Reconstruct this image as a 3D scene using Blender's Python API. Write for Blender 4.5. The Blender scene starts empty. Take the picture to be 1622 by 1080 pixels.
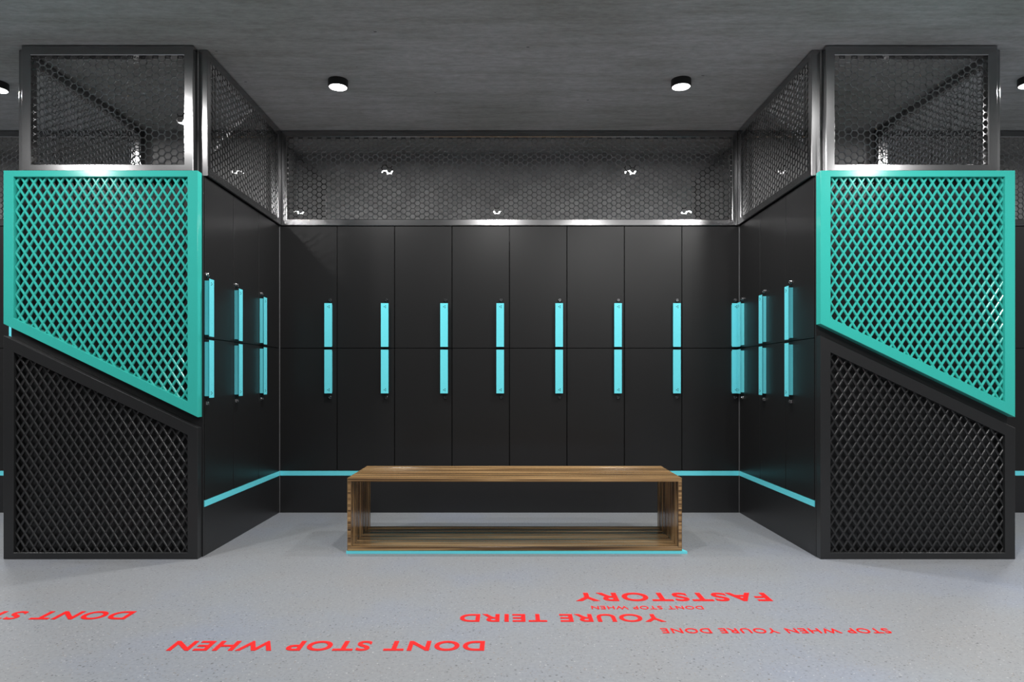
import bpy, math, random
from mathutils import Vector, Matrix

random.seed(7)
scene = bpy.context.scene
COL = scene.collection

# ------------------------------------------------------------------ camera
EYE = 1.046
cam_data = bpy.data.cameras.new('camera')
cam_data.sensor_width = 36.0
cam_data.lens = 24.0
cam_data.shift_x = 4.0 / 1622
cam_data.shift_y = 61.0 / 1622
cam = bpy.data.objects.new('camera', cam_data)
cam.location = (0, 0, EYE)
cam.rotation_euler = (math.radians(90), 0, 0)
COL.objects.link(cam)
scene.camera = cam

# ------------------------------------------------------------------ world, exposure, light settings
world = bpy.data.worlds.new('world')
scene.world = world
world.use_nodes = True
world.node_tree.nodes['Background'].inputs[0].default_value = (0.02, 0.021, 0.023, 1)
world.node_tree.nodes['Background'].inputs[1].default_value = 1.0
vs = scene.view_settings
vs.view_transform = 'Standard'
vs.look = 'None'
vs.gamma = 1.0
vs.exposure = 0.0
vs.use_curve_mapping = False
scene.cycles.max_bounces = 8
scene.cycles.sample_clamp_indirect = 6.0
scene.cycles.blur_glossy = 0.3

LAMP_POWER = 28.0
LAMP_R = 0.058
# (x, y, label)
LAMPS = [
    (-1.12, 4.46, 'round surface lamp on the ceiling above the left half of the bench bay'),
    (1.12, 4.455, 'round surface lamp on the ceiling above the right half of the bench bay'),
    (-3.375, 4.50, 'round ceiling lamp cut by the left edge of the photo'),
    (3.372, 4.43, 'round ceiling lamp cut by the right edge of the photo'),
    (-5.6, 4.46, 'round ceiling lamp far out over the left neighbouring bay'),
    (5.6, 4.46, 'round ceiling lamp far out over the right neighbouring bay'),
    (-2.40, 2.95, 'round ceiling lamp just before the left lattice column'),
    (-0.145, 2.95, 'round ceiling lamp over the red floor lettering, in the middle'),
    (2.02, 2.95, 'round ceiling lamp just before the right lattice column'),
    (-4.65, 2.95, 'round ceiling lamp before the left neighbouring bay'),
    (4.30, 2.95, 'round ceiling lamp before the right neighbouring bay'),
    (-3.70, 1.86, 'round ceiling lamp over the aisle, far left'),
    (0.98, 1.86, 'round ceiling lamp over the aisle, right of the viewer'),
    (3.20, 1.86, 'round ceiling lamp over the aisle, far right'),
    (2.10, -0.07, 'round ceiling lamp behind the viewer on the right'),
    (1.12, -1.58, 'round ceiling lamp in the bay behind the viewer'),
    (3.37, -1.58, 'round ceiling lamp in the right hand bay behind the viewer'),
]

# ------------------------------------------------------------------ key measures
CEIL = 3.0
DOOR_Y = 5.361          # face of the back lockers
BAY = 1.805             # half width of the bay
OUTER = 2.913           # face of the lockers on the far side of each column
GABLE_Y = 4.029
LOCK_TOP = 2.250
SEAM = 1.292
STRIP0, STRIP1 = 0.292, 0.330

# ------------------------------------------------------------------ materials
def new_mat(name):
    m = bpy.data.materials.new(name)
    m.use_nodes = True
    nt = m.node_tree
    b = nt.nodes['Principled BSDF']
    return m, nt, b

def plain(name, col, rough=0.4, metal=0.0, spec=0.5):
    m, nt, b = new_mat(name)
    b.inputs['Base Color'].default_value = (*col, 1)
    b.inputs['Roughness'].default_value = rough
    b.inputs['Metallic'].default_value = metal
    b.inputs['Specular IOR Level'].default_value = spec
    return m

def N(nt, kind, **kw):
    n = nt.nodes.new(kind)
    for k, v in kw.items():
        setattr(n, k, v)
    return n

def L(nt, a, b):
    nt.links.new(a, b)

def ramp(nt, fac, stops):
    r = N(nt, 'ShaderNodeValToRGB')
    el = r.color_ramp.elements
    el[0].position, el[0].color = stops[0][0], (*stops[0][1], 1)
    el[1].position, el[1].color = stops[-1][0], (*stops[-1][1], 1)
    for p, c in stops[1:-1]:
        e = el.new(p)
        e.color = (*c, 1)
    L(nt, fac, r.inputs[0])
    return r

def grained(name, col, rough, var=0.12, scale=60.0, spec=0.5, metal=0.0, rvar=0.05):
    """powder coat: colour and gloss vary a touch"""
    m, nt, b = new_mat(name)
    tc = N(nt, 'ShaderNodeTexCoord')
    no = N(nt, 'ShaderNodeTexNoise')
    no.inputs['Scale'].default_value = scale
    no.inputs['Detail'].default_value = 3
    L(nt, tc.outputs['Object'], no.inputs['Vector'])
    lo = tuple(c * (1 - var) for c in col)
    hi = tuple(c * (1 + var) for c in col)
    r = ramp(nt, no.outputs['Fac'], [(0.3, lo), (0.7, hi)])
    L(nt, r.outputs[0], b.inputs['Base Color'])
    mr = N(nt, 'ShaderNodeMapRange')
    mr.inputs['To Min'].default_value = rough - rvar
    mr.inputs['To Max'].default_value = rough + rvar
    L(nt, no.outputs['Fac'], mr.inputs['Value'])
    L(nt, mr.outputs[0], b.inputs['Roughness'])
    b.inputs['Specular IOR Level'].default_value = spec
    b.inputs['Metallic'].default_value = metal
    return m

M = {}
M['locker'] = grained('black_laminate', (0.0135, 0.0135, 0.014), 0.33, 0.10, 240, spec=0.42, rvar=0.03)
M['body'] = plain('black_carcass', (0.004, 0.004, 0.004), 0.7, spec=0.2)
M['plinth'] = grained('black_plinth_board', (0.014, 0.014, 0.015), 0.38, 0.12, 200, rvar=0.03)
M['panel_black'] = grained('black_powder_coat', (0.020, 0.0205, 0.0215), 0.31, 0.08, 300, rvar=0.03)
M['teal'] = grained('teal_powder_coat', (0.046, 0.51, 0.44), 0.15, 0.03, 200, rvar=0.02)
M['cyan'] = grained('cyan_lacquer', (0.17, 0.84, 0.95), 0.28, 0.02, 200, rvar=0.02)
M['steel'] = grained('brushed_steel', (0.32, 0.32, 0.325), 0.20, 0.01, 2.0, metal=1.0, rvar=0.015)
M['mesh_steel'] = plain('punched_steel', (0.50, 0.50, 0.505), 0.012, 1.0)
M['lock'] = plain('polished_lock_metal', (0.35, 0.35, 0.36), 0.2, 1.0)
M['dark'] = plain('dark_hole', (0.004, 0.02, 0.03), 0.7)
M['lamp_body'] = plain('black_lamp_housing', (0.012, 0.012, 0.012), 0.45)
M['trim'] = plain('pale_aluminium', (0.34, 0.34, 0.35), 0.35, 0.3)
M['wall'] = grained('dark_plaster', (0.33, 0.33, 0.332), 0.8, 0.15, 6, spec=0.2)
M['red'] = plain('red_floor_print', (0.95, 0.012, 0.012), 0.45)

def diffuser_mat():
    m, nt, b = new_mat('lamp_diffuser')
    b.inputs['Base Color'].default_value = (0.9, 0.9, 0.9, 1)
    b.inputs['Emission Color'].default_value = (1, 1, 1, 1)
    b.inputs['Emission Strength'].default_value = 6.0
    return m
M['diffuser'] = diffuser_mat()

def floor_mat():
    m, nt, b = new_mat('speckled_terrazzo')
    tc = N(nt, 'ShaderNodeTexCoord')
    big = N(nt, 'ShaderNodeTexNoise')
    big.inputs['Scale'].default_value = 1.3
    big.inputs['Detail'].default_value = 4
    L(nt, tc.outputs['Object'], big.inputs['Vector'])
    base = ramp(nt, big.outputs['Fac'], [(0.30, (0.285, 0.287, 0.295)), (0.5, (0.280, 0.291, 0.312)), (0.70, (0.265, 0.286, 0.340))])
    fine = N(nt, 'ShaderNodeTexNoise')
    fine.inputs['Scale'].default_value = 70
    fine.inputs['Detail'].default_value = 6
    L(nt, tc.outputs['Object'], fine.inputs['Vector'])
    fr = ramp(nt, fine.outputs['Fac'], [(0.3, (0.90, 0.90, 0.90)), (0.7, (1.08, 1.08, 1.08))])
    mul = N(nt, 'ShaderNodeMixRGB', blend_type='MULTIPLY')
    mul.inputs[0].default_value = 1
    L(nt, base.outputs[0], mul.inputs[1])
    L(nt, fr.outputs[0], mul.inputs[2])
    prev = mul.outputs[0]
    for sc, thr, rnd, col in ((42, 0.17, 0.80, (0.085, 0.085, 0.09)), (90, 0.22, 0.86, (0.13, 0.13, 0.135)), (60, 0.16, 0.90, (0.25, 0.19, 0.13)), (55, 0.15, 0.90, (0.55, 0.55, 0.56))):
        v = N(nt, 'ShaderNodeTexVoronoi')
        v.inputs['Scale'].default_value = sc
        mp = N(nt, 'ShaderNodeMapping')
        mp.inputs['Location'].default_value = (sc * 0.37, sc * 0.11, 0)
        wob = N(nt, 'ShaderNodeMixRGB', blend_type='ADD')
        wob.inputs[0].default_value = 0.012
        L(nt, tc.outputs['Object'], wob.inputs[1])
        L(nt, fine.outputs['Color'], wob.inputs[2])
        L(nt, wob.outputs[0], mp.inputs[0])
        L(nt, mp.outputs[0], v.inputs['Vector'])
        near = N(nt, 'ShaderNodeMath', operation='LESS_THAN')
        near.inputs[1].default_value = thr
        L(nt, v.outputs['Distance'], near.inputs[0])
        sep = N(nt, 'ShaderNodeSeparateColor')
        L(nt, v.outputs['Color'], sep.inputs[0])
        some = N(nt, 'ShaderNodeMath', operation='GREATER_THAN')
        some.inputs[1].default_value = rnd - 0.25
        L(nt, sep.outputs[0], some.inputs[0])
        both = N(nt, 'ShaderNodeMath', operation='MULTIPLY')
        L(nt, near.outputs[0], both.inputs[0])
        L(nt, some.outputs[0], both.inputs[1])
        half = N(nt, 'ShaderNodeMath', operation='MULTIPLY')
        half.inputs[1].default_value = 0.7
        L(nt, both.outputs[0], half.inputs[0])
        mx = N(nt, 'ShaderNodeMixRGB')
        L(nt, half.outputs[0], mx.inputs[0])
        L(nt, prev, mx.inputs[1])
        mx.inputs[2].default_value = (*col, 1)
        prev = mx.outputs[0]
    L(nt, prev, b.inputs['Base Color'])
    rr = N(nt, 'ShaderNodeMapRange')
    rr.inputs['To Min'].default_value = 0.36
    rr.inputs['To Max'].default_value = 0.48
    L(nt, big.outputs['Fac'], rr.inputs['Value'])
    L(nt, rr.outputs[0], b.inputs['Roughness'])
    b.inputs['Specular IOR Level'].default_value = 0.35
    return m
M['floor'] = floor_mat()

def ceiling_mat():
    m, nt, b = new_mat('board_marked_concrete')
    tc = N(nt, 'ShaderNodeTexCoord')
    mp = N(nt, 'ShaderNodeMapping')
    mp.inputs['Scale'].default_value = (1.2, 9.0, 1)
    L(nt, tc.outputs['Object'], mp.inputs[0])
    a = N(nt, 'ShaderNodeTexNoise')
    a.inputs['Scale'].default_value = 1.6
    a.inputs['Detail'].default_value = 9
    a.inputs['Roughness'].default_value = 0.68
    L(nt, mp.outputs[0], a.inputs['Vector'])
    c1 = ramp(nt, a.outputs['Fac'], [(0.25, (0.320, 0.316, 0.300)), (0.5, (0.410, 0.413, 0.418)), (0.75, (0.490, 0.494, 0.505))])
    big = N(nt, 'ShaderNodeTexNoise')
    big.inputs['Scale'].default_value = 1.1
    big.inputs['Detail'].default_value = 5
    L(nt, tc.outputs['Object'], big.inputs['Vector'])
    c2 = ramp(nt, big.outputs['Fac'], [(0.35, (0.86, 0.87, 0.84)), (0.65, (1.10, 1.10, 1.12))])
    mul = N(nt, 'ShaderNodeMixRGB', blend_type='MULTIPLY')
    mul.inputs[0].default_value = 1
    L(nt, c1.outputs[0], mul.inputs[1])
    L(nt, c2.outputs[0], mul.inputs[2])
    fn = N(nt, 'ShaderNodeTexNoise')
    fn.inputs['Scale'].default_value = 14
    fn.inputs['Detail'].default_value = 8
    fn.inputs['Roughness'].default_value = 0.75
    mp3 = N(nt, 'ShaderNodeMapping')
    mp3.inputs['Scale'].default_value = (1.0, 3.0, 1)
    L(nt, tc.outputs['Object'], mp3.inputs[0])
    L(nt, mp3.outputs[0], fn.inputs['Vector'])
    c3 = ramp(nt, fn.outputs['Fac'], [(0.3, (0.78, 0.78, 0.77)), (0.7, (1.20, 1.20, 1.20))])
    mul2 = N(nt, 'ShaderNodeMixRGB', blend_type='MULTIPLY')
    mul2.inputs[0].default_value = 1
    L(nt, mul.outputs[0], mul2.inputs[1])
    L(nt, c3.outputs[0], mul2.inputs[2])
    mul = mul2
    # air holes and short dark scars
    mp2 = N(nt, 'ShaderNodeMapping')
    mp2.inputs['Scale'].default_value = (1.0, 2.2, 1)
    L(nt, tc.outputs['Object'], mp2.inputs[0])
    v = N(nt, 'ShaderNodeTexVoronoi')
    v.inputs['Scale'].default_value = 3.2
    L(nt, mp2.outputs[0], v.inputs['Vector'])
    lt = N(nt, 'ShaderNodeMath', operation='LESS_THAN')
    lt.inputs[1].default_value = 0.032
    L(nt, v.outputs['Distance'], lt.inputs[0])
    mx = N(nt, 'ShaderNodeMixRGB')
    L(nt, lt.outputs[0], mx.inputs[0])
    L(nt, mul.outputs[0], mx.inputs[1])
    mx.inputs[2].default_value = (0.09, 0.09, 0.09, 1)
    L(nt, mx.outputs[0], b.inputs['Base Color'])
    bp = N(nt, 'ShaderNodeBump')
    bp.inputs['Strength'].default_value = 0.25
    bp.inputs['Distance'].default_value = 0.01
    L(nt, a.outputs['Fac'], bp.inputs['Height'])
    L(nt, bp.outputs[0], b.inputs['Normal'])
    b.inputs['Roughness'].default_value = 0.85
    b.inputs['Specular IOR Level'].default_value = 0.2
    return m
M['ceiling'] = ceiling_mat()

def wood_mat():
    m, nt, b = new_mat('zebra_wood')
    tc = N(nt, 'ShaderNodeTexCoord')
    geo = N(nt, 'ShaderNodeNewGeometry')
    info = N(nt, 'ShaderNodeObjectInfo')
    sepn = N(nt, 'ShaderNodeSeparateXYZ')
    L(nt, geo.outputs['Normal'], sepn.inputs[0])
    ab = N(nt, 'ShaderNodeMath', operation='ABSOLUTE')
    L(nt, sepn.outputs['X'], ab.inputs[0])
    gt = N(nt, 'ShaderNodeMath', operation='GREATER_THAN')
    gt.inputs[1].default_value = 0.6
    L(nt, ab.outputs[0], gt.inputs[0])
    flat = N(nt, 'ShaderNodeMapping')
    flat.inputs['Scale'].default_value = (0.5, 30, 34)
    up = N(nt, 'ShaderNodeMapping')
    up.inputs['Scale'].default_value = (24, 24, 1.2)
    L(nt, tc.outputs['Object'], flat.inputs[0])
    L(nt, tc.outputs['Object'], up.inputs[0])
    pick = N(nt, 'ShaderNodeMixRGB')
    L(nt, gt.outputs[0], pick.inputs[0])
    L(nt, flat.outputs[0], pick.inputs[1])
    L(nt, up.outputs[0], pick.inputs[2])
    off = N(nt, 'ShaderNodeMath', operation='MULTIPLY')
    off.inputs[1].default_value = 40
    L(nt, info.outputs['Random'], off.inputs[0])
    cmb = N(nt, 'ShaderNodeCombineXYZ')
    L(nt, off.outputs[0], cmb.inputs[0])
    L(nt, off.outputs[0], cmb.inputs[2])
    add = N(nt, 'ShaderNodeVectorMath', operation='ADD')
    L(nt, pick.outputs[0], add.inputs[0])
    L(nt, cmb.outputs[0], add.inputs[1])
    no = N(nt, 'ShaderNodeTexNoise')
    no.inputs['Scale'].default_value = 1.5
    no.inputs['Detail'].default_value = 6
    no.inputs['Roughness'].default_value = 0.6
    no.inputs['Distortion'].default_value = 0.3
    L(nt, add.outputs[0], no.inputs['Vector'])
    r = ramp(nt, no.outputs['Fac'], [(0.34, (0.050, 0.026, 0.011)), (0.44, (0.165, 0.092, 0.038)), (0.52, (0.310, 0.185, 0.080)), (0.64, (0.540, 0.340, 0.155))])
    tone = N(nt, 'ShaderNodeMapRange')
    tone.inputs['To Min'].default_value = 0.80
    tone.inputs['To Max'].default_value = 1.40
    L(nt, info.outputs['Random'], tone.inputs['Value'])
    mul = N(nt, 'ShaderNodeMixRGB', blend_type='MULTIPLY')
    mul.inputs[0].default_value = 1
    L(nt, r.outputs[0], mul.inputs[1])
    L(nt, tone.outputs[0], mul.inputs[2])
    L(nt, mul.outputs[0], b.inputs['Base Color'])
    b.inputs['Roughness'].default_value = 0.19
    b.inputs['Specular IOR Level'].default_value = 0.5
    return m
M['wood'] = wood_mat()

# ------------------------------------------------------------------ mesh builder
class MB:
    def __init__(s):
        s.v, s.f, s.m = [], [], []

    def face(s, pts, mi=0):
        k = len(s.v)
        s.v.extend(tuple(p) for p in pts)
        s.f.append(tuple(range(k, k + len(pts))))
        s.m.append(mi)

    def loops(s, loops, mi=0, close=False, cap0=False, cap1=False):
        """quads between successive closed loops of equal length"""
        k = len(s.v)
        n = len(loops[0])
        for lp in loops:
            s.v.extend(tuple(p) for p in lp)
        cnt = len(loops)
        rng = cnt if close else cnt - 1
        for a in range(rng):
            b = (a + 1) % cnt
            for i in range(n):
                j = (i + 1) % n
                s.f.append((k + a * n + i, k + a * n + j, k + b * n + j, k + b * n + i))
                s.m.append(mi)
        if cap0:
            s.f.append(tuple(k + i for i in reversed(range(n))))
            s.m.append(mi)
        if cap1:
            s.f.append(tuple(k + (cnt - 1) * n + i for i in range(n)))
            s.m.append(mi)

    def box(s, x0, x1, y0, y1, z0, z1, c=0.0, mi=0):
        """box; c chamfers every edge"""
        if c <= 0:
            s.loops([[(x0, y0, z0), (x1, y0, z0), (x1, y1, z0), (x0, y1, z0)],
                     [(x0, y0, z1), (x1, y0, z1), (x1, y1, z1), (x0, y1, z1)]], mi, cap0=True, cap1=True)
            return
        def ring(z, i, e):
            a0, a1, b0, b1 = x0 + i, x1 - i, y0 + i, y1 - i
            return [(a0 + e, b0, z), (a1 - e, b0, z), (a1, b0 + e, z), (a1, b1 - e, z),
                    (a1 - e, b1, z), (a0 + e, b1, z), (a0, b1 - e, z), (a0, b0 + e, z)]
        s.loops([ring(z0, c, 0.0001), ring(z0 + c, 0, c), ring(z1 - c, 0, c), ring(z1, c, 0.0001)], mi, cap0=True, cap1=True)

    def cyl(s, cx, cy, cz, r, h, axis='z', n=32, mi=0, c=0.0):
        def P(a, rr, t):
            u, w = rr * math.cos(a), rr * math.sin(a)
            if axis == 'z':
                return (cx + u, cy + w, cz + t)
            if axis == 'y':
                return (cx + u, cy + t, cz - w)
            return (cx + t, cy + u, cz + w)
        def ring(rr, t):
            return [P(2 * math.pi * i / n, rr, t) for i in range(n)]
        lp = [ring(r, 0), ring(r, h)] if c <= 0 else [ring(r - c, 0), ring(r, c), ring(r, h - c), ring(r - c, h)]
        s.loops(lp, mi, cap0=True, cap1=True)

    def map(s, fn):
        s.v = [tuple(fn(*p)) for p in s.v]
        return s

    def build(s, name, mats, parent=None, smooth=False, loc=None):
        me = bpy.data.meshes.new(name)
        me.from_pydata(s.v, [], s.f)
        for m in (mats if isinstance(mats, (list, tuple)) else [mats]):
            me.materials.append(m)
        if any(s.m):
            me.polygons.foreach_set('material_index', s.m)
        me.validate()
        me.update()
        fix_normals(me)
        if smooth:
            me.shade_smooth()
            me.set_sharp_from_angle(angle=math.radians(35))
        o = bpy.data.objects.new(name, me)
        COL.objects.link(o)
        if parent is not None:
            o.parent = parent
        if loc is not None:
            o.location = loc
        return o

def fix_normals(me):
    import bmesh
    bm = bmesh.new()
    bm.from_mesh(me)
    bmesh.ops.remove_doubles(bm, verts=bm.verts, dist=1e-6)
    bmesh.ops.recalc_face_normals(bm, faces=bm.faces)
    bm.to_mesh(me)
    bm.free()

def empty(name, label, cat, loc=(0, 0, 0), rz=0.0, group=None):
    o = bpy.data.objects.new(name, None)
    o.empty_display_size = 0.1
    COL.objects.link(o)
    o.location = loc
    o.rotation_euler = (0, 0, rz)
    o['label'] = label
    o['category'] = cat
    if group:
        o['group'] = group
    return o

def structure(o):
    o['kind'] = 'structure'
    return o

# ------------------------------------------------------------------ room shell
RX, RY0, RY1 = 6.9, -2.98, 5.917
def shell_box(name, mat, *d):
    mb = MB()
    mb.box(*d)
    return structure(mb.build(name, mat))

shell_box('floor', M['floor'], -RX, RX, RY0, RY1 + 0.2, -0.1, 0.0)
shell_box('ceiling', M['ceiling'], -RX, RX, RY0, RY1 + 0.2, CEIL, CEIL + 0.1)
# the opposite side of the aisle repeats the bays: black up to locker height
mb = MB()
mb.box(-RX, RX, RY0 - 0.1, RY0, 0, CEIL)
mb.box(-RX, RX, RY0, RY0 + 0.5, 0, 2.25, mi=1)
for s in (-1, 1):
    a, b = sorted((s * 1.81, s * 2.94))
    mb.box(a, b, RY0 + 0.5, -1.10, 0, 2.25, mi=1)
structure(mb.build('wall_front', [M['wall'], M['body']]))
shell_box('wall_left', M['wall'], -RX - 0.1, -RX, RY0, RY1 + 0.2, 0, CEIL)
shell_box('wall_right', M['wall'], RX, RX + 0.1, RY0, RY1 + 0.2, 0, CEIL)
mb = MB()
mb.box(-RX, RX, RY1, RY1 + 0.2, 0, CEIL)
for s in (-1, 1):          # the piers behind the locker columns
    a, b = sorted((s * 1.846, s * 2.870))
    mb.box(a, b, 5.366, RY1 + 0.01, 0, CEIL)
structure(mb.build('wall_back', M['wall']))
# pale shadow-gap trims where ceiling and walls meet
mb = MB(); mb.box(-1.83, 1.83, RY1 - 0.006, RY1 - 0.001, CEIL - 0.008, CEIL - 0.002)
structure(mb.build('trim_1', M['trim']))
for i, s in enumerate((-1, 1)):
    mb = MB()
    a, b = sorted((s * 1.86, s * 2.850))
    mb.box(a, b, 5.358, 5.3655, CEIL - 0.008, CEIL - 0.002)
    structure(mb.build('trim_%d' % (i + 2), M['trim']))

# ------------------------------------------------------------------ ceiling lamps
def lamp_meshes():
    h = MB()
    ro, ri, H = 0.064, LAMP_R, 0.047
    n = 48
    def ring(r, z):
        return [(r * math.cos(2 * math.pi * i / n), r * math.sin(2 * math.pi * i / n), z) for i in range(n)]
    h.loops([ring(0.0001, 0.0), ring(ro, 0.0), ring(ro, -H + 0.002), ring(ro - 0.002, -H), ring(ri, -H), ring(ri, -H + 0.006), ring(0.0001, -H + 0.006)])
    d = MB()
    d.loops([ring(0.0001, -H + 0.0055), ring(ri - 0.0003, -H + 0.0055), ring(ri - 0.0003, -H + 0.0015), ring(0.0001, -H + 0.0015)])
    return h, d
proto = None
for (x, y, lab) in LAMPS:
    t = empty('ceiling_lamp', lab, 'ceiling lamp', (x, y, CEIL), 0, 'round surface lamps on the ceiling')
    if proto is None:
        h, d = lamp_meshes()
        hs = h.build('housing', M['lamp_body'], t, smooth=True)
        df = d.build('diffuser', M['diffuser'], t)
        ld = bpy.data.lights.new('lamp_light', 'AREA')
        ld.shape = 'DISK'
        ld.size = 2 * LAMP_R - 0.006
        ld.energy = LAMP_POWER
        ld.color = (1.0, 0.985, 0.965)
        proto = (hs, df, ld)
    else:
        for src in proto[:2]:
            c = src.copy()
            COL.objects.link(c)
            c.parent = t
    lo = bpy.data.objects.new('lamp_light', proto[2])
    COL.objects.link(lo)
    lo.parent = t
    lo.location = (0, 0, -0.0465)

# ------------------------------------------------------------------ lockers
GAP = 0.0029
_cache = {}
def cached(key, fn):
    if key not in _cache:
        o = fn()
        _cache[key] = o.data
        return o
    o = bpy.data.objects.new(key[0], _cache[key])
    COL.objects.link(o)
    return o

def body_mesh(w, h, d):
    def f():
        mb = MB()
        g, t = 0.001, 0.016
        # carcass: open shell behind the door
        mb.box(g, g + t, 0.019, d, 0, h)
        mb.box(w - g - t, w - g, 0.019, d, 0, h)
        mb.box(g + t, w - g - t, 0.019, d, 0, t)
        mb.box(g + t, w - g - t, 0.019, d, h - t, h)
        mb.box(g + t, w - g - t, d - t, d, t, h - t)
        return mb.build('body', M['body'])
    return cached(('body', w, h, d), f)

def door_mesh(w, h):
    def f():
        mb = MB()
        mb.box(GAP, w - GAP, 0, 0.018, GAP * 0.8, h - GAP * 0.8, c=0.0008)
        return mb.build('door', M['locker'])
    return cached(('door', w, h), f)

HW, HL, SO = 0.0595, 0.341, 0.033
def handle_mesh(up, flip):
    """channel grip: face plate on two inset legs; three punched dots at the lock end"""
    def f():
        mb = MB()
        mb.box(-HW / 2, HW / 2, -SO, -SO + 0.004, 0, HL, c=0.0006)
        for s in (-1, 1):
            x = s * (HW / 2 - 0.007)
            mb.box(x - 0.0015, x + 0.0015, -SO + 0.004, 0, 0.010, HL - 0.010)
        k = -1 if flip else 1
        for du, dz in ((-0.003, 0.0275), (0.0078, 0.0215), (0.0078, 0.0345)):
            z = HL - dz if up else dz
            mb.cyl(k * du, -SO - 0.0003, z, 0.0038, 0.0006, 'y', 12, 1)
        return mb.build('handle', [M['cyan'], M['dark']])
    return cached(('handle', up, flip), f)

def lock_mesh():
    def f():
        mb = MB()
        n = 24
        def ring(r, y):
            return [(r * math.cos(2 * math.pi * i / n), y, r * math.sin(2 * math.pi * i / n)) for i in range(n)]
        mb.loops([ring(0.0140, 0.0), ring(0.0140, -0.004), ring(0.0118, -0.007), ring(0.0118, -0.014),
                  ring(0.0105, -0.0155), ring(0.0060, -0.0155), ring(0.0055, -0.0135), ring(0.0001, -0.0135)])
        mb.box(-0.0008, 0.0008, -0.0139, -0.0134, -0.004, 0.004, mi=1)
        return mb.build('lock', [M['lock'], M['dark']], smooth=True)
    return cached(('lock',), f)

def locker(label, group, loc, rz, w, up, hx, flip, depth, lx=None):
    z0, z1 = (SEAM, LOCK_TOP) if up else (STRIP1, SEAM)
    t = empty('locker', label, 'locker', (loc[0], loc[1], z0), rz, group)
    h = z1 - z0
    b = body_mesh(w, h, depth); b.parent = t
    d = door_mesh(w, h); d.parent = t
    ha = handle_mesh(up, flip); ha.parent = d
    ha.location = (hx, 0, (1.3008 - z0) if up else (0.9376 - z0))
    lk = lock_mesh(); lk.parent = d
    lk.location = (lx if lx is not None else hx + 0.007, 0, (1.668 if up else 0.907) - z0)
    return t

ORD = ['first', 'second', 'third', 'fourth', 'fifth', 'sixth', 'seventh', 'eighth']
# back row
w = 2 * BAY / 8
hxs = [-1.4155, -0.9744, -0.5106, -0.0725, 0.3879, 0.8477, 1.3076, 1.7670]
wheres = ['{r} black locker on the back wall, first from the left corner',
          '{r} black locker on the back wall, second from the left corner',
          '{r} black locker on the back wall, third from the left corner',
          '{r} black locker on the back wall, just left of the middle',
          '{r} black locker on the back wall, just right of the middle',
          '{r} black locker on the back wall, third from the right corner',
          '{r} black locker on the back wall, second from the right corner',
          '{r} black locker on the back wall, first from the right corner']
for i in range(8):
    for up in (True, False):
        x0 = -BAY + i * w
        locker(wheres[i].format(r='upper' if up else 'lower'), 'lockers along the back wall of the bay',
               (x0, DOOR_Y), 0, w, up, hxs[i] - x0, False, 0.53)
# side walls of the bay.  Y limits near -> far
ys = [4.042, 4.462, 4.915, 5.361]
names = ['nearest the mesh panels', 'middle of three', 'next to the back corner']
for k in range(3):
    for up in (True, False):
        r = 'upper' if up else 'lower'
        a, b = ys[k], ys[k + 1]
        g = 'lockers along the left side of the bay'
        lockY = (4.048, 4.506, 4.961)[k]
        # local x runs towards +Y here
        locker('%s black locker on the left side of the bay, %s' % (r, names[k]), g,
               (-BAY, a), math.pi / 2, b - a, up, lockY - a + (0.018 if k == 0 else 0.0), True, 0.54, lx=lockY - a + (0.022 if k == 0 else 0.0))
        g = 'lockers along the right side of the bay'
        hy = (4.370, 4.825, 5.274)[k]
        # local x runs towards -Y here
        locker('%s black locker on the right side of the bay, %s' % (r, names[k]), g,
               (BAY, b), -math.pi / 2, b - a, up, b - hy, True, 0.54, lx=b - hy)
        # far sides of the two columns, facing the neighbouring bays
        g = 'lockers facing the left neighbouring bay'
        locker('%s black locker on the far side of the left column, %s' % (r, names[k]), g,
               (-OUTER, b), -math.pi / 2, b - a, up, (b - lockY) - (0.018 if k == 0 else 0), False, 0.54)
        g = 'lockers facing the right neighbouring bay'
        locker('%s black locker on the far side of the right column, %s' % (r, names[k]), g,
               (OUTER, a), math.pi / 2, b - a, up, b - a - 0.09, True, 0.54)
# neighbouring bays, first four columns of each back row
for s, side in ((-1, 'left'), (1, 'right')):
    for k in range(4):
        for up in (True, False):
            r = 'upper' if up else 'lower'
            x0 = (-OUTER - (k + 1) * w) if s < 0 else (OUTER + k * w)
            locker('%s black locker on the back wall of the %s neighbouring bay, %s from the column' % (r, side, ORD[k]),
                   'back lockers of the %s neighbouring bay' % side, (x0, DOOR_Y), 0, w, up, w - 0.062, False, 0.53)

# plinths with the cyan line
def plinth(label, p0, p1, facing):
    """run along X (facing 'y') or Y (facing +1/-1 in x)"""
    t = empty('locker_plinth', label, 'plinth', (p0[0], p0[1], 0), 0, 'plinths under the locker rows')
    a, c = MB(), MB()
    ln = (p1[0] - p0[0]) + (p1[1] - p0[1])
    dp = 0.53
    if facing == 'y':
        a.box(0, ln, 0.003, dp, 0, STRIP0, c=0.001)
        a.box(0, ln, 0.018, dp, STRIP0, STRIP1 - 0.001)
        c.box(0, ln, -0.0005, 0.018, STRIP0, STRIP1 - 0.0015)
    else:
        s = facing
        x = sorted((-s * 0.003, -s * dp))
        a.box(*x, 0, ln, 0, STRIP0, c=0.001)
        x = sorted((-s * 0.018, -s * dp))
        a.box(*x, 0, ln, STRIP0, STRIP1 - 0.001)
        x = sorted((s * 0.0005, -s * 0.018))
        c.box(*x, 0, ln, STRIP0, STRIP1 - 0.0015)
    a.build('base_board', M['plinth'], t)
    o = c.build('accent_strip', M['cyan'], t)
    o['label'] = 'thin cyan line along the top of the plinth'
    return t
plinth('black plinth with cyan line under the back lockers behind the bench', (-BAY, DOOR_Y), (BAY, DOOR_Y), 'y')
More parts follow.
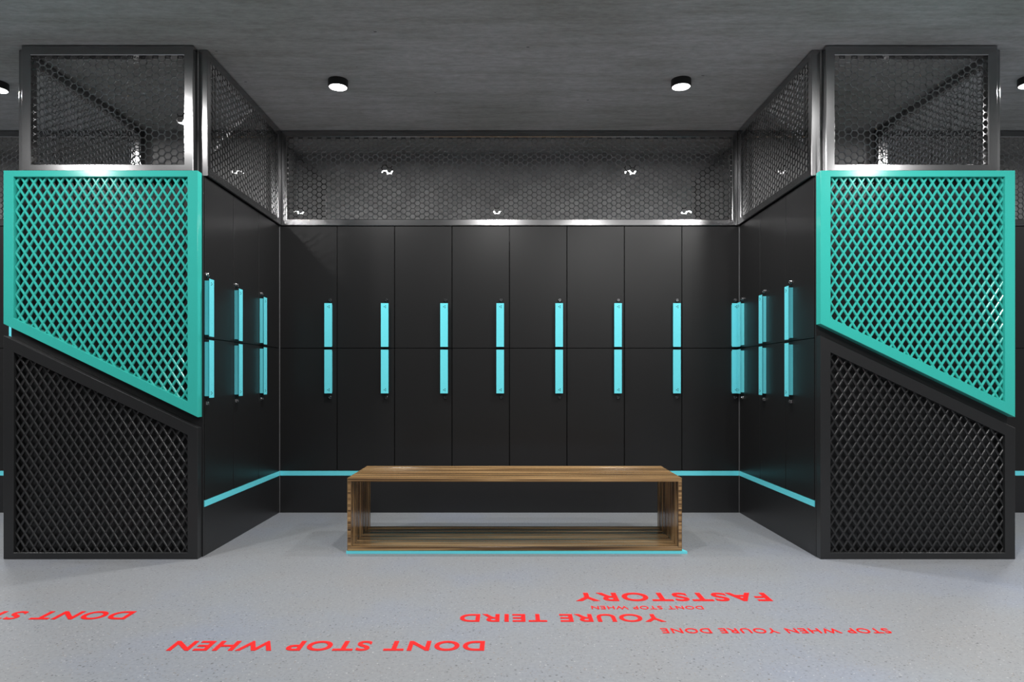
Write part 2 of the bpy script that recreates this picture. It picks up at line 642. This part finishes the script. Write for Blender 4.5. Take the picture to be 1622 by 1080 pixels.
plinth('black plinth with cyan line under the lockers on the left side of the bay', (-BAY, 4.042), (-BAY, DOOR_Y), 1)
plinth('black plinth with cyan line under the lockers on the right side of the bay', (BAY, 4.042), (BAY, DOOR_Y), -1)
plinth('black plinth with cyan line on the far side of the left column', (-OUTER, 4.042), (-OUTER, DOOR_Y), -1)
plinth('black plinth with cyan line on the far side of the right column', (OUTER, 4.042), (OUTER, DOOR_Y), 1)
plinth('black plinth with cyan line in the left neighbouring bay', (-OUTER - 4 * w, DOOR_Y), (-OUTER, DOOR_Y), 'y')
plinth('black plinth with cyan line in the right neighbouring bay', (OUTER, DOOR_Y), (OUTER + 4 * w, DOOR_Y), 'y')

# thin pale corner profiles
for s, side in ((-1, 'left'), (1, 'right')):
    mb = MB()
    mb.box(-0.0013, 0.0013, -0.0013, 0.0013, 0, LOCK_TOP - 0.003)
    o = mb.build('corner_profile', M['trim'], loc=(s * (BAY - 0.0018), DOOR_Y - 0.0022, 0))
    o['label'] = 'thin pale metal corner profile in the %s back corner of the bay' % side
    o['category'] = 'corner profile'

# ------------------------------------------------------------------ framed panels
def inset(poly, ws):
    """inset a convex counter-clockwise polygon, one width per edge i -> i+1"""
    n = len(poly)
    lines = []
    for i in range(n):
        p, q = Vector(poly[i]), Vector(poly[(i + 1) % n])
        d = (q - p).normalized()
        nrm = Vector((-d.y, d.x))
        lines.append((p + nrm * ws[i], d))
    out = []
    for i in range(n):
        p, d = lines[i - 1]
        q, e = lines[i]
        den = d.x * e.y - d.y * e.x
        t = ((q.x - p.x) * e.y - (q.y - p.y) * e.x) / den
        r = p + d * t
        out.append((r.x, r.y))
    return out

def frame_mb(poly, ws, depth, c=0.0015):
    """ring of mitred bars; u,v -> x,z ; front at y=0, back at y=depth"""
    n = len(poly)
    inn = inset(poly, ws)
    o2 = inset(poly, [c] * n)
    i2 = inset(poly, [x - c for x in ws])
    def at(pl, y):
        return [(p[0], y, p[1]) for p in pl]
    mb = MB()
    mb.loops([at(poly, depth), at(poly, c), at(o2, 0), at(i2, 0), at(inn, c), at(inn, depth)], close=True)
    return mb, inn

def clip_seg(p, q, poly):
    """clip segment to convex ccw polygon"""
    t0, t1 = 0.0, 1.0
    d = (q[0] - p[0], q[1] - p[1])
    n = len(poly)
    for i in range(n):
        a, b = poly[i], poly[(i + 1) % n]
        ex, ey = b[0] - a[0], b[1] - a[1]
        num = ex * (p[1] - a[1]) - ey * (p[0] - a[0])
        den = ex * d[1] - ey * d[0]
        if abs(den) < 1e-12:
            if num < 0:
                return None
            continue
        t = -num / den
        if den > 0:
            t0 = max(t0, t)
        else:
            t1 = min(t1, t)
    if t0 >= t1:
        return None
    return ((p[0] + d[0] * t0, p[1] + d[1] * t0), (p[0] + d[0] * t1, p[1] + d[1] * t1))

def diamond_mb(poly, c0, pu=0.0521, pv=0.0819, wd=0.0125, y0=0.016, th=0.010):
    """expanded-metal lattice; c0 is the centre of one hole; bars with bevelled faces"""
    us = [p[0] for p in poly]; vs_ = [p[1] for p in poly]
    u0, u1, v0, v1 = min(us), max(us), min(vs_), max(vs_)
    mb = MB()
    H = v1 - v0 + 0.2
    for sg in (1, -1):
        slope = pv / pu * sg
        # bars pass through (c0.u + pu/2 + k*pu, c0.v)
        reach = (max(abs(v0 - c0[1]), abs(v1 - c0[1])) + H) / abs(slope)
        k0 = int((u0 - c0[0] - reach) / pu) - 2
        k1 = int((u1 - c0[0] + reach) / pu) + 2
        for k in range(k0, k1 + 1):
            ub = c0[0] + pu / 2 + k * pu
            vb = c0[1]
            p = (ub + (v0 - 0.1 - vb) / slope, v0 - 0.1)
            q = (ub + (v1 + 0.1 - vb) / slope, v1 + 0.1)
            sgm = clip_seg(p, q, poly)
            if not sgm:
                continue
            p, q = sgm
            d = Vector((q[0] - p[0], q[1] - p[1]))
            if d.length < 0.004:
                continue
            d.normalize()
            nx, nz = -d.y, d.x
            yo = 0.0004 * sg
            prof = [(-wd / 2, y0 + th + yo), (-wd / 2, y0 + 0.003 + yo), (-wd / 2 + 0.0032, y0 + yo), (wd / 2 - 0.0032, y0 + yo), (wd / 2, y0 + 0.003 + yo), (wd / 2, y0 + th + yo)]
            mb.loops([[(p[0] + nx * a, y, p[1] + nz * a) for a, y in prof],
                      [(q[0] + nx * a, y, q[1] + nz * a) for a, y in prof]], cap0=True, cap1=True)
    return mb

def hex_mb(u0, u1, v0, v1, c0, d=0.0425, hole=0.0182, y0=0.022, th=0.004):
    """plate punched with flat-topped hexagons, columns pitch d*0.866"""
    mb = MB()
    cp = d * math.sqrt(3) / 2
    R = d / math.sqrt(3)
    ho = hole * 2 / math.sqrt(3)
    hexa = [(math.cos(math.pi / 3 * i), math.sin(math.pi / 3 * i)) for i in range(6)]
    i0 = math.floor((u0 - c0[0]) / cp) ; i1 = math.ceil((u1 - c0[0]) / cp)
    for i in range(i0, i1 + 1):
        cu = c0[0] + i * cp
        if cu < u0 - cp * 0.3 or cu > u1 + cp * 0.3:
            continue
        sh = d / 2 if i % 2 else 0
        j0 = math.floor((v0 - c0[1] - sh) / d); j1 = math.ceil((v1 - c0[1] - sh) / d)
        for j in range(j0, j1 + 1):
            cv = c0[1] + sh + j * d
            if cv < v0 - d * 0.3 or cv > v1 + d * 0.3:
                continue
            o = [(cu + R * a, cv + R * b) for a, b in hexa]
            h = [(cu + ho * a, cv + ho * b) for a, b in hexa]
            mb.loops([[(p[0], y0, p[1]) for p in o], [(p[0], y0, p[1]) for p in h],
                      [(p[0], y0 + th, p[1]) for p in h], [(p[0], y0 + th, p[1]) for p in o]])
    return mb

# --- lattice panels on the column ends
PY = 3.972
def lattice_panel(name, label, X0, X1, poly, ws, mat, c0, cat='mesh panel', depth=0.056):
    t = empty(name, label, cat, ((X0 + X1) / 2, PY, min(p[1] for p in poly)))
    ox, oz = t.location.x, t.location.z
    lp = [(p[0] - ox, p[1] - oz) for p in poly]
    fm, inn = frame_mb(lp, ws, depth)
    fm.build('frame', mat, t)
    grow = inset(inn, [-0.006] * len(inn))
    dm = diamond_mb(grow, (c0[0] - ox, c0[1] - oz))
    dm.build('diamond_mesh', mat, t)
    return t

def px(x, y, Y):
    return ((x - 807) * Y / 1081.33, EYE + (601 - y) * Y / 1081.33)

for s, side, hx in ((-1, 'left', 31.9), (1, 'right', 1329.3)):
    X0, X1 = (-2.945, -1.815) if s < 0 else (1.810, 2.943)
    c0 = px(hx, 289.7, 3.99)
    up = [(X0, 1.3704), (X1, 0.8266), (X1, 2.262), (X0, 2.262)]
    lattice_panel('lattice_panel', 'teal slant-bottomed lattice panel on the end of the %s locker column' % side,
                  X0, X1, up, [0.056, 0.059, 0.036, 0.059], M['teal'], c0)
    lo = [(X0, 0.002), (X1, 0.002), (X1, 0.7638), (X0, 1.3014)]
    lattice_panel('lattice_panel', 'black slant-topped lattice panel on the end of the %s locker column' % side,
                  X0, X1, lo, [0.037, 0.059, 0.062, 0.059], M['panel_black'], c0)
    mb = MB()
    a, b = sorted((s * 1.808, s * 2.940))
    m_ = (a + b) / 2
    mb.box(a - m_, b - m_, 0, 0.0115, 0, LOCK_TOP, c=0.0008)
    o = mb.build('end_board', M['panel_black'], loc=(m_, GABLE_Y, 0))
    o['label'] = 'black end board behind the lattice panels of the %s column' % side
    o['category'] = 'end board'

# --- hexagon mesh cages above the lockers
def hex_panel(label, base, rz, W, z0, z1, ws, depth, c0):
    """front at local y=0; local x from 0 to W"""
    t = empty('hexagon_mesh_screen', label, 'mesh screen', (base[0], base[1], z0), rz, 'hexagon mesh screens above the lockers')
    H = z1 - z0
    poly = [(0, 0), (W, 0), (W, H), (0, H)]
    fm, inn = frame_mb(poly, ws, depth, c=0.0035)
    fm.build('frame', M['steel'], t)
    hm = hex_mb(inn[0][0] - 0.008, inn[1][0] + 0.008, inn[0][1] - 0.008, inn[2][1] + 0.008, c0, y0=depth * 0.45)
    hm.build('hexagon_mesh', M['mesh_steel'], t)
    return t
ZB, ZT = 2.253, 2.996
for s, side in ((-1, 'left'), (1, 'right')):
    a, b = sorted((s * 1.847, s * 2.850))
    hex_panel('steel framed hexagon mesh screen above the %s teal panel' % side, (a, 3.985), 0, b - a, 2.2635, ZT,
              [0.0395, 0.054, 0.056, 0.054], 0.055, (0.07, 0.075))
    ln = 5.345 - 4.043
    # bay side, facing the bay
    if s < 0:
        hex_panel('steel framed hexagon mesh screen above the left side lockers', (-1.788, 4.043), math.pi / 2, ln, ZB, ZT,
                  [0.050, 0.060, 0.052, 0.046], 0.052, (0.07, 0.075))
        hex_panel('steel framed hexagon mesh screen on the far side of the left column', (-2.908, 5.345), -math.pi / 2, ln, ZB, ZT,
                  [0.050, 0.046, 0.052, 0.060], 0.052, (0.07, 0.075))
    else:
        hex_panel('steel framed hexagon mesh screen above the right side lockers', (1.788, 5.345), -math.pi / 2, ln, ZB, ZT,
                  [0.050, 0.046, 0.052, 0.060], 0.052, (0.07, 0.075))
        hex_panel('steel framed hexagon mesh screen on the far side of the right column', (2.908, 4.043), math.pi / 2, ln, ZB, ZT,
                  [0.050, 0.060, 0.052, 0.046], 0.052, (0.07, 0.075))
hex_panel('long steel framed hexagon mesh screen above the back lockers', (-1.838, 5.3495), 0, 3.676, ZB, ZT,
          [0.049, 0.092, 0.050, 0.092], 0.050, (0.12, 0.075))
hex_panel('long hexagon mesh screen over the back lockers of the left neighbouring bay', (-OUTER - 4 * w, 5.3495), 0, 4 * w + 0.04, ZB, ZT,
          [0.049, 0.092, 0.050, 0.052], 0.050, (0.12, 0.075))
hex_panel('long hexagon mesh screen over the back lockers of the right neighbouring bay', (OUTER - 0.04, 5.3495), 0, 4 * w + 0.04, ZB, ZT,
          [0.049, 0.052, 0.050, 0.092], 0.050, (0.12, 0.075))

# ------------------------------------------------------------------ bench
BX0, BX1, BY0, BY1, BZ0, BZ1 = -0.975, 1.037, 4.100, 4.676, 0.0165, 0.4543
bench = empty('bench', 'slatted zebra wood bench shaped as a long open box in the middle of the bay', 'bench', ((BX0 + BX1) / 2, BY0, BZ0))
NS = 7
pitch = (BY1 - BY0 + 0.006) / NS
hw = (BX1 - BX0) / 2
hh = BZ1 - BZ0
def slat_mb():
    poly = [(-hw, 0), (hw, 0), (hw, hh), (-hw, hh)]
    ws = [0.0255, 0.0245, 0.0225, 0.0245]
    c = 0.0032
    n = 4
    d = pitch - 0.008
    inn = inset(poly, ws); o2 = inset(poly, [c] * n); i2 = inset(poly, [x - c for x in ws])
    def at(pl, y):
        return [(p[0], y, p[1]) for p in pl]
    mb = MB()
    mb.loops([at(o2, d), at(poly, d - c), at(poly, c), at(o2, 0), at(i2, 0), at(inn, c), at(inn, d - c), at(i2, d)], close=True)
    return mb
s0 = slat_mb().build('slat_frame', M['wood'], bench)
for k in range(1, NS):
    c = s0.copy()
    COL.objects.link(c)
    c.parent = bench
    c.location = (0, k * pitch, 0)
mb = MB()
for x in (-hw + 0.012, hw - 0.012):
    for z in (0.012, hh - 0.011):
        mb.cyl(x, 0.010, z, 0.006, BY1 - BY0 - 0.02, 'y', 12)
for x in (-0.5, 0.0, 0.5):
    for z in (0.012, hh - 0.011):
        mb.cyl(x, 0.010, z, 0.006, BY1 - BY0 - 0.02, 'y', 12)
mb.build('dowels', M['wood'], bench)

# cyan mat under the bench: its right end is cut on a slant
mb = MB()
bp = [(-0.980, 0), (1.0675, 0), (1.0225, 0.14), (1.0225, 0.56), (-0.970, 0.56)]
mb.loops([[(x, y, 0) for x, y in bp], [(x, y, 0.0155) for x, y in bp]], cap0=True, cap1=True)
o = mb.build('base_plate', M['cyan'], bench, loc=(-(BX0 + BX1) / 2, 4.097 - BY0, 0.0005 - BZ0))
o['label'] = 'thin cyan base plate'

# ------------------------------------------------------------------ red lettering on the floor
def lettering(text, label, xl, xr, ynear, yfar, bold=0.012):
    """reads from the far side: turned by half a turn; cap height = yfar - ynear"""
    cu = bpy.data.curves.new('lettering', 'FONT')
    cu.body = text
    cu.offset = bold
    cu.space_character = 1.12
    cu.space_word = 1.15
    cu.extrude = 0.5
    cu.resolution_u = 6
    tmp = bpy.data.objects.new('tmp_text', cu)
    COL.objects.link(tmp)
    dg = bpy.context.evaluated_depsgraph_get()
    me = bpy.data.meshes.new_from_object(tmp.evaluated_get(dg))
    bpy.data.objects.remove(tmp)
    xs = [v.co.x for v in me.vertices]; ys_ = [v.co.y for v in me.vertices]
    x0, x1, y0, y1 = min(xs), max(xs), min(ys_), max(ys_)
    cx, cy = (xl + xr) / 2, (ynear + yfar) / 2
    for v in me.vertices:
        u = (v.co.x - x0) / (x1 - x0) - 0.5
        t = (v.co.y - y0) / (y1 - y0) - 0.5
        v.co = (-u * (xr - xl), -t * (yfar - ynear), 0.0015 if v.co.z > 0 else 0)
    me.materials.clear()
    me.materials.append(M['red'])
    me.name = 'floor_lettering'
    words = text.split()
    if len(words) == 1:
        o = bpy.data.objects.new('floor_lettering', me)
        COL.objects.link(o)
        o.location = (cx, cy, 0.0004)
        o['label'] = label
        o['category'] = 'lettering'
        return o
    # one part per word: cut at the widest gaps between letters
    o = empty('floor_lettering', label, 'lettering', (cx, cy, 0.0004))
    par = list(range(len(me.vertices)))
    def find(a):
        while par[a] != a:
            par[a] = par[par[a]]
            a = par[a]
        return a
    for p in me.polygons:
        for q in p.vertices[1:]:
            par[find(q)] = find(p.vertices[0])
    rng = {}
    for v in me.vertices:
        k = find(v.index)
        a, b = rng.get(k, (9, -9))
        rng[k] = (min(a, v.co.x), max(b, v.co.x))
    spans = sorted(rng.values())
    gaps, top = [], spans[0][1]
    for a, b in spans[1:]:
        if a > top:
            gaps.append((a - top, (a + top) / 2))
        top = max(top, b)
    cuts = sorted(g[1] for g in sorted(gaps, reverse=True)[:len(words) - 1])
    for i in range(len(words)):
        lo = cuts[i - 1] if i else -9
        hi = cuts[i] if i < len(cuts) else 9
        mb = MB()
        for p in me.polygons:
            if lo < p.center.x < hi:
                mb.face([me.vertices[q].co for q in p.vertices])
        mb.build('word', M['red'], o)
    bpy.data.meshes.remove(me)
    return o
lettering('FASTSTORY', 'red floor lettering FASTSTORY, the line nearest the bench', 0.3146, 1.2448, 3.220, 3.346, 0.026)
lettering('DONT STOP WHEN', 'small thin red floor lettering DONT STOP WHEN under FASTSTORY', 0.3757, 0.887, 3.107, 3.151, 0.006)
lettering('YOURE TEIRD', 'red floor lettering YOURE TEIRD in the middle of the floor', -0.2169, 0.6773, 2.945, 3.042, 0.022)
lettering('STOP WHEN YOURE DONE', 'thin red floor lettering STOP WHEN YOURE DONE on the right', 0.632, 1.581, 2.813, 2.868, 0.008)
lettering('DONT STOP WHEN', 'large red floor lettering DONT STOP WHEN nearest the viewer', -1.3252, -0.0977, 2.631, 2.729, 0.024)
lettering('DONT STOP WHEN', 'large red floor lettering DONT STOP cut by the left edge of the photo', -1.680 - 1.315, -1.680, 2.974, 3.079, 0.024)
